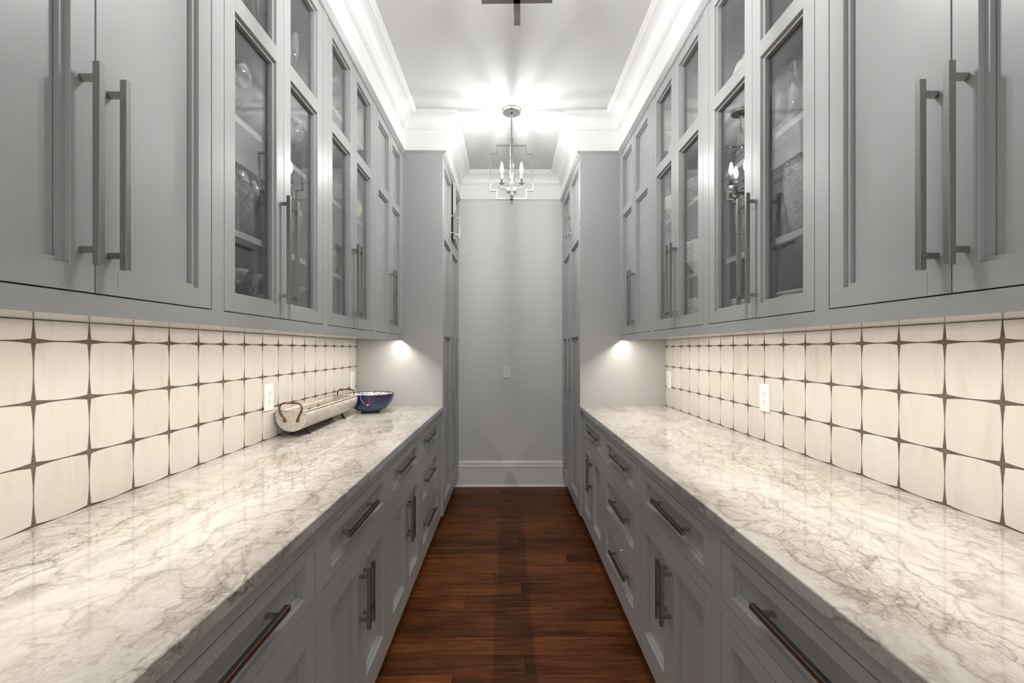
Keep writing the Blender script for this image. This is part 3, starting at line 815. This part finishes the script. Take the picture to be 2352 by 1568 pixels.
# ------------------------------------------------------------------ galvanised trough
def trough():
    yA, yB_ = 2.205, 2.935; R_ = 0.074; xc = -1.046; zb = 0.941; zt = 1.040
    t = thing('metal_trough', (xc, (yA + yB_) / 2, CZ), 'galvanised half-round metal trough on short legs against the tiles', 'trough')
    zc_ = zb + R_
    sec = [(R_, zt)] + [(R_ * math.cos(-k / 14 * PI), zc_ + R_ * math.sin(-k / 14 * PI)) for k in range(15)] + [(-R_, zt)]
    mb = MB(); th = 0.0025
    rows = []
    for y in (yA, yB_):
        rows.append([mb.bm.verts.new((xc + a, y, z)) for a, z in sec])
        rows.append([mb.bm.verts.new((xc + a * (1 - th / R_), y, z + (th if abs(a) < R_ * 0.98 else 0))) for a, z in sec])
    o0, i0, o1, i1 = rows
    for A, B in ((o0, o1), (i1, i0)):
        for k in range(len(sec) - 1):
            f = mb.bm.faces.new((A[k], A[k + 1], B[k + 1], B[k])); f.smooth = True
    for k in (0, len(sec) - 1): mb.bm.faces.new((o0[k], o1[k], i1[k], i0[k]))
    mb.build('basin', 'galvanised', t, (xc, (yA + yB_) / 2, zb))
    for y, sg in ((yA, -1), (yB_, 1)):
        e = MB(); f0 = [e.bm.verts.new((xc + a, y, z)) for a, z in sec]; f1 = [e.bm.verts.new((xc + a, y + sg * 0.003, z)) for a, z in sec]
        e.bm.faces.new(f0); e.bm.faces.new(f1[::-1])
        for k in range(len(sec)): e.bm.faces.new((f0[k], f0[(k + 1) % len(sec)], f1[(k + 1) % len(sec)], f1[k]))
        e.tube([(xc - R_ - 0.001, y + sg * 0.0015, zt), (xc + R_ + 0.001, y + sg * 0.0015, zt)], 0.0032, 8)
        e.build('end_plate', 'galvanised', t, (xc, y, zb))
        yy = y + sg * 0.008
        pts = [(-0.029, 0.999), (-0.034, 1.008), (-0.046, 1.022), (-0.053, 1.036), (-0.053, 1.052), (-0.050, 1.064), (-0.043, 1.073), (-0.033, 1.077), (0.0, 1.077), (0.033, 1.076), (0.043, 1.072), (0.050, 1.063), (0.052, 1.050), (0.048, 1.036), (0.040, 1.020), (0.034, 1.008), (0.031, 0.999)]
        hd = MB().tube([(xc + a, yy, z) for a, z in pts], 0.0042, 8).build('handle', 'rusty_iron', t, (xc, yy, 1.04))
        for a in (-0.029, 0.031):
            rv = MB().lathe([(0, -0.004), (0.0085, -0.004), (0.009, -0.001), (0.006, 0.0025), (0, 0.003)], (0, 0, 0), 12)
            bmesh.ops.rotate(rv.bm, verts=rv.bm.verts, cent=(0, 0, 0), matrix=Matrix.Rotation(PI / 2 * (1 if sg < 0 else -1), 3, 'X'))
            bmesh.ops.translate(rv.bm, verts=rv.bm.verts, vec=(xc + a, y + sg * 0.0065, 0.994))
            rv.build('rivet', 'rusty_iron', hd, (xc + a, y, 0.994))
    for sx in (-1, 1):
        MB().tube([(xc + sx * R_, yA - 0.004, zt), (xc + sx * R_, yB_ + 0.004, zt)], 0.0036, 8).build('rolled_rim', 'galvanised', t, (xc + sx * R_, (yA + yB_) / 2, zt))
    for y in (2.30, 2.80):
        for sx in (-1, 1):
            lg = MB()
            xt, xb = xc + sx * 0.020, xc + sx * 0.036
            zt_ = zb + 0.012
            p = [(xt, zt_), (xb, CZ + 0.003)]
            for dy in (0,):
                a = 0.0105
                v8 = [(p[0][0] - 0.003, y - a, p[0][1]), (p[0][0] + 0.003, y - a, p[0][1]), (p[1][0] + 0.002, y - a, p[1][1]), (p[1][0] - 0.002, y - a, p[1][1])]
                w8 = [(x, y + a, z) for x, _, z in v8]
                A = [lg.bm.verts.new(q) for q in v8]; B = [lg.bm.verts.new(q) for q in w8]
                lg.bm.faces.new(A); lg.bm.faces.new(B[::-1])
                for k in range(4): lg.bm.faces.new((A[k], A[(k + 1) % 4], B[(k + 1) % 4], B[k]))
            lg.box(xb - 0.002, xb + sx * 0.014, y - 0.009, y + 0.009, CZ + 0.0005, CZ + 0.004)
            lg.build('leg', 'iron_dark', t, (xb, y, CZ))
    # dried petals and peel in the bottom of the trough
    r = random.Random(5); pp = MB()
    for k in range(170):
        a = r.uniform(-0.045, 0.050); y = r.uniform(yA + 0.16, yB_ - 0.09)
        z0_ = zc_ - math.sqrt(max(R_ ** 2 - a * a, 0)) + 0.008 + r.uniform(0, 0.066) * (1 - abs(a) / 0.16)
        n0 = len(pp.bm.verts)
        g = bmesh.ops.create_icosphere(pp.bm, subdivisions=1, radius=r.uniform(0.006, 0.013))
        mt = Matrix.Translation((xc + a, y, z0_)) @ Matrix.Rotation(r.uniform(0, 6), 4, (r.random(), r.random(), r.random() + 0.1)) @ Matrix.Diagonal((1, 1, r.uniform(0.2, 0.6), 1))
        bmesh.ops.transform(pp.bm, verts=g['verts'], matrix=mt)
    o = pp.build('potpourri', 'potpourri', None, (xc, (yA + yB_) / 2, zb + 0.004))
    tag(o, 'orange and brown dried petals lying in the trough', 'potpourri', kind='stuff')
trough()

# ------------------------------------------------------------------ blue glazed bowl
def bowl():
    c = (-0.938, 3.10, CZ)
    t = thing('glazed_bowl', c, 'navy glazed bowl with black and white patterned inside and a red tag', 'bowl')
    outp = [(0.0, 0.003), (0.050, 0.003), (0.050, 0.0005), (0.058, 0.0005), (0.061, 0.007), (0.096, 0.019), (0.122, 0.040), (0.139, 0.068), (0.149, 0.098), (0.153, 0.120)]
    inp = [(0.149, 0.120), (0.145, 0.098), (0.134, 0.070), (0.117, 0.045), (0.090, 0.026), (0.05, 0.015), (0.0, 0.012)]
    MB().lathe(outp, c, 48).build('outer_glaze', 'bowl_glaze', t)
    MB().lathe(inp, c, 48).build('patterned_inside', 'bowl_pattern', t)
    MB().lathe([(0.153, 0.118), (0.1545, 0.121), (0.1515, 0.1235), (0.1485, 0.121), (0.149, 0.118)], c, 48).build('rim', 'bowl_rim', t)
    # tag on a string hanging over the near side
    def on_out(a, z):
        for (r0, z0), (r1, z1) in zip(outp, outp[1:]):
            if z0 <= z <= z1 and z1 > z0: r = r0 + (r1 - r0) * (z - z0) / (z1 - z0)
        return (c[0] + (r + 0.002) * math.cos(a), c[1] + (r + 0.002) * math.sin(a), c[2] + z)
    a0 = -PI / 2 - 0.13
    pts = [(c[0] + 0.14 * math.cos(a0 - 0.1), c[1] + 0.14 * math.sin(a0 - 0.1), c[2] + 0.115), (c[0] + 0.152 * math.cos(a0), c[1] + 0.152 * math.sin(a0), c[2] + 0.1255)]
    pts += [on_out(a0 + 0.02 * k * k * 0.35, 0.115 - 0.0095 * k) for k in range(6)]
    tg = MB().tube(pts, 0.0009, 5).build('tag_string', 'string', t)
    e = on_out(a0 + 0.30, 0.062)
    lab = MB().lathe([(0, -0.0005), (0.008, -0.0005), (0.008, 0.0005), (0, 0.0005)], (0, 0, 0), 14, False)
    bmesh.ops.rotate(lab.bm, verts=lab.bm.verts, cent=(0, 0, 0), matrix=Matrix.Rotation(math.radians(62), 3, 'X'))
    bmesh.ops.scale(lab.bm, verts=lab.bm.verts, vec=(1.25, 1, 1))
    bmesh.ops.translate(lab.bm, verts=lab.bm.verts, vec=(e[0], e[1] - 0.003, e[2]))
    tl = lab.build('tag', 'tag_red', t, e)
    tl['label'] = 'round red tag'
    dot = MB().lathe([(0, 0.0006), (0.003, 0.0006), (0.003, 0.0009), (0, 0.0009)], (0, 0, 0), 10, False)
    bmesh.ops.rotate(dot.bm, verts=dot.bm.verts, cent=(0, 0, 0), matrix=Matrix.Rotation(math.radians(62), 3, 'X'))
    bmesh.ops.translate(dot.bm, verts=dot.bm.verts, vec=(e[0], e[1] - 0.003, e[2]))
    dot.build('printed_mark', 'string', tl, e)
bowl()

# ------------------------------------------------------------------ crockery and glassware behind the glass doors
def lathe_mesh(name, prof, mat, seg=28):
    mb = MB(); mb.lathe(prof, (0, 0, 0), seg)
    bmesh.ops.recalc_face_normals(mb.bm, faces=mb.bm.faces)
    me = bpy.data.meshes.new(name); mb.bm.to_mesh(me); mb.bm.free(); me.materials.append(MATS[mat]); return me
def put(name, me, x, y, z, label, cat, group=None):
    return tag(link_obj(name, me, None, None, (x, y, z + 0.0006)), label, cat, group)
def stem(bowl_r, rim_r, bowl_h, stem_h, base_r=0.036):
    pr = [(0.0, 0.0), (base_r, 0.0), (base_r, 0.0015), (0.012, 0.005), (0.0045, 0.012), (0.004, stem_h)]
    for k in range(1, 13):
        u = k / 12
        if u < 0.55: r = bowl_r * math.sin(u / 0.55 * PI / 2) ** 0.8
        else: r = bowl_r + (rim_r - bowl_r) * ((u - 0.55) / 0.45) ** 1.6
        pr.append((max(r, 0.006), stem_h + 0.004 + bowl_h * u))
    r, z = pr[-1]; pr.append((r - 0.0012, z))
    for k in range(11, 0, -1):
        r, z = pr[5 + k]; pr.append((max(r - 0.0012, 0.002), z + 0.0008))
    pr.append((0, stem_h + 0.012))
    return pr
M_ball = lathe_mesh('balloon_glass', stem(0.050, 0.037, 0.115, 0.085), 'stemware')
M_wine = lathe_mesh('wine_glass', stem(0.040, 0.031, 0.105, 0.095), 'stemware')
M_flute = lathe_mesh('flute_glass', stem(0.027, 0.026, 0.150, 0.090, 0.030), 'stemware')
M_mart = lathe_mesh('martini_glass', [(0, 0), (0.036, 0), (0.036, 0.0015), (0.010, 0.005), (0.004, 0.012), (0.004, 0.085), (0.008, 0.092), (0.056, 0.150), (0.0548, 0.150), (0.006, 0.094), (0, 0.093)], 'stemware')
M_tumb = lathe_mesh('tumbler', [(0, 0), (0.032, 0), (0.034, 0.004), (0.036, 0.14), (0.0345, 0.14), (0.032, 0.012), (0, 0.010)], 'stemware')
M_tall = lathe_mesh('cylinder_glass', [(0, 0), (0.034, 0), (0.036, 0.004), (0.036, 0.185), (0.0345, 0.185), (0.0335, 0.014), (0, 0.012)], 'stemware')
M_short = lathe_mesh('short_glass', [(0, 0), (0.026, 0), (0.028, 0.003), (0.031, 0.075), (0.0295, 0.075), (0.026, 0.010), (0, 0.009)], 'stemware')
M_vase = lathe_mesh('glass_vase', [(0, 0), (0.036, 0), (0.040, 0.004), (0.050, 0.06), (0.060, 0.12), (0.063, 0.17), (0.058, 0.215), (0.0565, 0.215), (0.061, 0.17), (0.058, 0.12), (0.048, 0.06), (0.036, 0.016), (0, 0.012)], 'cut_glass')
M_gbowl = lathe_mesh('clear_bowl', [(0, 0), (0.03, 0), (0.05, 0.014), (0.064, 0.045), (0.066, 0.08), (0.060, 0.115), (0.0585, 0.115), (0.0645, 0.08), (0.062, 0.045), (0.048, 0.016), (0, 0.006)], 'stemware')
M_cbowl = lathe_mesh('cut_glass_bowl', [(0, 0), (0.042, 0), (0.030, 0.008), (0.012, 0.018), (0.012, 0.034), (0.045, 0.046), (0.068, 0.075), (0.074, 0.100), (0.072, 0.100), (0.065, 0.076), (0.043, 0.049), (0, 0.040)], 'cut_glass')
M_dec = lathe_mesh('decanter', [(0, 0), (0.045, 0), (0.060, 0.02), (0.055, 0.055), (0.020, 0.11), (0.016, 0.16), (0.024, 0.19), (0.0225, 0.19), (0.0145, 0.16), (0.018, 0.112), (0.053, 0.055), (0.057, 0.022), (0, 0.006)], 'stemware')
M_plate = lathe_mesh('dinner_plate', [(0, 0), (0.075, 0), (0.078, 0.002), (0.095, 0.006), (0.130, 0.014), (0.1325, 0.0155), (0.131, 0.0175), (0.095, 0.010), (0.075, 0.006), (0, 0.005)], 'porcelain', 40)
M_splate = lathe_mesh('side_plate', [(0, 0), (0.060, 0), (0.063, 0.002), (0.078, 0.006), (0.100, 0.012), (0.102, 0.0135), (0.1005, 0.0155), (0.078, 0.009), (0.06, 0.006), (0, 0.005)], 'porcelain', 36)
def scallop(prof, amp, lobes, name):
    mb = MB(); mb.lathe(prof, (0, 0, 0), 48)
    zmax = max(z for _, z in prof)
    for v_ in mb.bm.verts:
        r = math.hypot(v_.co.x, v_.co.y)
        if r > 1e-4 and v_.co.z > 0.45 * zmax:
            a = math.atan2(v_.co.y, v_.co.x); v_.co.z += amp * math.cos(lobes * a)
    bmesh.ops.recalc_face_normals(mb.bm, faces=mb.bm.faces)
    me = bpy.data.meshes.new(name); mb.bm.to_mesh(me); mb.bm.free(); me.materials.append(MATS['porcelain']); return me
M_bowl = scallop([(0, 0), (0.032, 0), (0.034, 0.003), (0.052, 0.025), (0.068, 0.052), (0.077, 0.066), (0.075, 0.068), (0.065, 0.054), (0.049, 0.028), (0.030, 0.007), (0, 0.006)], 0.002, 8, 'scalloped_bowl')

# trough-side cabinet with stemware
yz = 1.425
put('wine_glass', M_ball, -0.892, 1.500, 2.335, 'large wine glass on the top shelf next to a flute', 'wine glass', 'stemware')
put('flute_glass', M_flute, -0.875, 1.595, 2.335, 'champagne flute on the top shelf beside the large wine glass', 'flute', 'stemware')
put('flute_glass', M_flute, -0.880, 1.855, 2.335, 'champagne flute standing alone behind the upper pane', 'flute', 'stemware')
put('wine_glass', M_ball, -0.885, 1.475, 2.035, 'round balloon wine glass on the upper middle shelf, seen against the reflected ceiling', 'wine glass', 'stemware')
put('wine_glass', M_ball, -0.960, 1.570, 2.035, 'balloon wine glass on the upper middle shelf, touching the cabinet partition', 'wine glass', 'stemware')
put('wine_glass', M_ball, -0.890, 1.880, 2.035, 'balloon wine glass on the upper middle shelf behind the reflected pendant', 'wine glass', 'stemware')
put('wine_glass', M_wine, -0.885, 1.405, 1.69, 'tall wine glass on the lower middle shelf, first of the row by the partition', 'wine glass', 'stemware')
put('wine_glass', M_wine, -0.886, 1.490, 1.69, 'tall wine glass in the middle of the row on the lower middle shelf', 'wine glass', 'stemware')
put('wine_glass', M_ball, -0.893, 1.580, 1.69, 'wide wine glass closest to the partition on the lower middle shelf', 'wine glass', 'stemware')
put('wine_glass', M_wine, -0.990, 1.560, 1.69, 'tall wine glass at the back of the row on the lower middle shelf', 'wine glass', 'stemware')
put('wine_glass', M_wine, -0.885, 1.895, 1.69, 'wine glass on the lower middle shelf half hidden by the door handles', 'wine glass', 'stemware')
put('martini_glass', M_mart, -0.885, 1.455, yz, 'martini glass at the cabinet bottom, seen at the lower pane corner', 'martini glass', 'stemware')
put('martini_glass', M_mart, -0.882, 1.572, yz, 'martini glass at the cabinet bottom with its stem by the partition', 'martini glass', 'stemware')
put('martini_glass', M_mart, -0.880, 1.885, yz, 'martini glass at the cabinet bottom to the far side of the handles', 'martini glass', 'stemware')
put('wine_glass', M_ball, -0.888, 2.275, 2.47, 'balloon wine glass behind the top pane above the trough', 'wine glass', 'stemware')
put('decanter', M_dec, -0.905, 2.19, 2.035, 'clear wide-bottomed decanter on the shelf above the trough', 'decanter')
put('cut_glass_bowl', M_cbowl, -0.910, 2.30, 2.035, 'cut glass footed bowl on the shelf above the trough', 'glass bowl')
put('clear_bowl', M_gbowl, -0.905, 2.265, 1.69, 'round clear glass bowl on the low shelf above the trough', 'glass bowl')
put('short_glass', M_short, -0.875, 2.19, yz, 'short clear glass at the bottom of the cabinet above the trough', 'tumbler')
pl = lathe_mesh('display_plate', [(0, 0), (0.040, 0), (0.072, 0.008), (0.070, 0.011), (0.040, 0.004), (0, 0.004)], 'porcelain_yellow', 32)
o = put('display_plate', pl, -0.905, 2.575, 2.035 + 0.070, 'pale yellow plate standing upright on the shelf above the trough', 'plate')
o.rotation_euler = (math.radians(78), 0, math.radians(20))
o2 = put('sugar_bowl', lathe_mesh('sugar_bowl', [(0, 0), (0.03, 0), (0.05, 0.03), (0.052, 0.055), (0.035, 0.085), (0.012, 0.092), (0.014, 0.108), (0, 0.112)], 'porcelain'), -0.905, 2.56, 1.69, 'small white lidded bowl below the pale yellow plate', 'bowl')

# empty-counter side, nearer glass cabinet
for k, (x, y) in enumerate(((0.875, 1.535), (0.885, 1.455), (0.900, 1.370))):
    put('cylinder_glass', M_tall, x, y, 2.035, ['tall clear cylinder glass nearest the partition on the upper shelf', 'tall clear cylinder glass in the middle of the upper shelf row', 'tall clear cylinder glass closest to the door stile on the upper shelf'][k], 'glass', 'cylinder glasses on the upper shelf')
sg = MB(); r = random.Random(9)
for k in range(26):
    a = r.uniform(0, 6.28); h = r.uniform(0.03, 0.13); rr = r.uniform(0.01, 0.03) * (h / 0.1)
    sg.tube([(0, 0, 0), (rr * 0.4 * math.cos(a), rr * 0.4 * math.sin(a), h * 0.6), (rr * math.cos(a), rr * math.sin(a), h)], 0.0012, 4)
    for j in range(3):
        g = bmesh.ops.create_icosphere(sg.bm, subdivisions=1, radius=0.004)
        bmesh.ops.translate(sg.bm, verts=g['verts'], vec=(rr * math.cos(a) * (1 - 0.15 * j), rr * math.sin(a) * (1 - 0.15 * j), h - 0.012 * j))
bmesh.ops.translate(sg.bm, verts=sg.bm.verts, vec=(0.945, 1.49, 2.036))
tag(sg.build('dried_sprig', 'gold', None, (0.945, 1.49, 2.0355)), 'small golden dried sprig between the cylinder glasses', 'sprig')
put('glass_vase', M_vase, 0.895, 1.435, 1.69, 'large textured glass vase on the lower shelf beside straight tumblers', 'vase')
put('tumbler', M_tumb, 0.892, 1.545, 1.69, 'straight clear tumbler nearest the partition on the lower shelf', 'tumbler', 'tumblers on the lower shelf')
put('tumbler', M_tumb, 0.968, 1.520, 1.69, 'straight clear tumbler behind the textured vase on the lower shelf', 'tumbler', 'tumblers on the lower shelf')
for k in range(6):
    put('dinner_plate', M_plate, 0.960, 1.448, yz + k * 0.0135, 'white dinner plate in the low wide stack at the bottom of the nearer cabinet', 'plate', 'wide stack of dinner plates')
for k in range(8):
    put('side_plate', M_splate, 0.930, 1.770, yz + k * 0.0115, 'white side plate in the stack behind the long door handles', 'plate', 'stack of side plates')
put('short_glass', M_short, 0.880, 1.865, yz, 'short clear glass beside the side plate stack', 'tumbler')
put('glass_vase', M_vase, 0.905, 1.770, 1.69, 'textured glass vase half hidden behind the long door handles', 'vase')
put('cylinder_glass', M_tall, 0.890, 1.795, 2.035, 'tall cylinder glass behind the reflected pendant on the upper shelf', 'glass')
put('glass_vase', M_vase, 0.905, 1.680, 2.035, 'textured glass vase behind the reflected pendant on the upper shelf', 'vase')
def teapot(x, y, z):
    t = thing('teapot', (x, y, z), 'white porcelain teapot with domed lid behind the top pane', 'teapot')
    MB().lathe([(0, 0.0006), (0.04, 0.0006), (0.062, 0.02), (0.07, 0.05), (0.06, 0.085), (0.035, 0.105), (0, 0.106)], (x, y, z), 32).build('body', 'porcelain', t)
    MB().lathe([(0.038, 0.103), (0.034, 0.118), (0.018, 0.132), (0.008, 0.136), (0.009, 0.142), (0.014, 0.150), (0.009, 0.160), (0, 0.162)], (x, y, z), 24).build('lid', 'porcelain', t)
    MB().tube([(x, y + 0.06, z + 0.04), (x, y + 0.085, z + 0.06), (x, y + 0.10, z + 0.095)], 0.010, 10).build('spout', 'porcelain', t)
    MB().tube([(x, y - 0.055, z + 0.085), (x, y - 0.09, z + 0.085), (x, y - 0.098, z + 0.055), (x, y - 0.085, z + 0.03), (x, y - 0.062, z + 0.028)], 0.006, 8).build('handle', 'porcelain', t)
teapot(0.905, 1.770, 2.335)
# further glass cabinet
for k in range(6):
    put('scalloped_bowl', M_bowl, 0.905, 2.225, 1.69 + k * 0.017 , 'white scalloped bowl in the tall stack on the low shelf', 'bowl', 'tall stack of scalloped bowls')
for k in range(12):
    put('side_plate', M_splate, 0.930, 2.195, yz + k * 0.0115, 'white plate in the tall stack at the cabinet bottom below the scalloped bowls', 'plate', 'tall stack of plates')
put('cut_glass_bowl', M_cbowl, 0.905, 2.215, 2.035, 'cut glass footed bowl on the shelf above the scalloped bowls', 'glass bowl')
for k in range(4):
    put('scalloped_bowl', M_bowl, 0.905, 2.530, 2.035 + k * 0.017, 'white bowl in the short stack on the upper shelf of the further cabinet', 'bowl', 'short stack of bowls')
def pitcher(x, y, z):
    t = thing('pitcher', (x, y, z), 'white porcelain pitcher behind the top pane of the further cabinet', 'pitcher')
    MB().lathe([(0, 0.0006), (0.042, 0.0006), (0.055, 0.03), (0.060, 0.08), (0.048, 0.14), (0.040, 0.19), (0.050, 0.235), (0.047, 0.235), (0.036, 0.19), (0.044, 0.14), (0.05, 0.05), (0, 0.02)], (x, y, z), 32).build('body', 'porcelain', t)
    MB().tube([(x, y - 0.04, z + 0.20), (x, y - 0.08, z + 0.20), (x, y - 0.095, z + 0.15), (x, y - 0.085, z + 0.09), (x, y - 0.057, z + 0.075)], 0.006, 8).build('handle', 'porcelain', t)
pitcher(0.905, 2.520, 2.335)
put('short_glass', M_short, 0.880, 2.550, yz, 'short clear glass at the bottom of the further cabinet', 'tumbler')
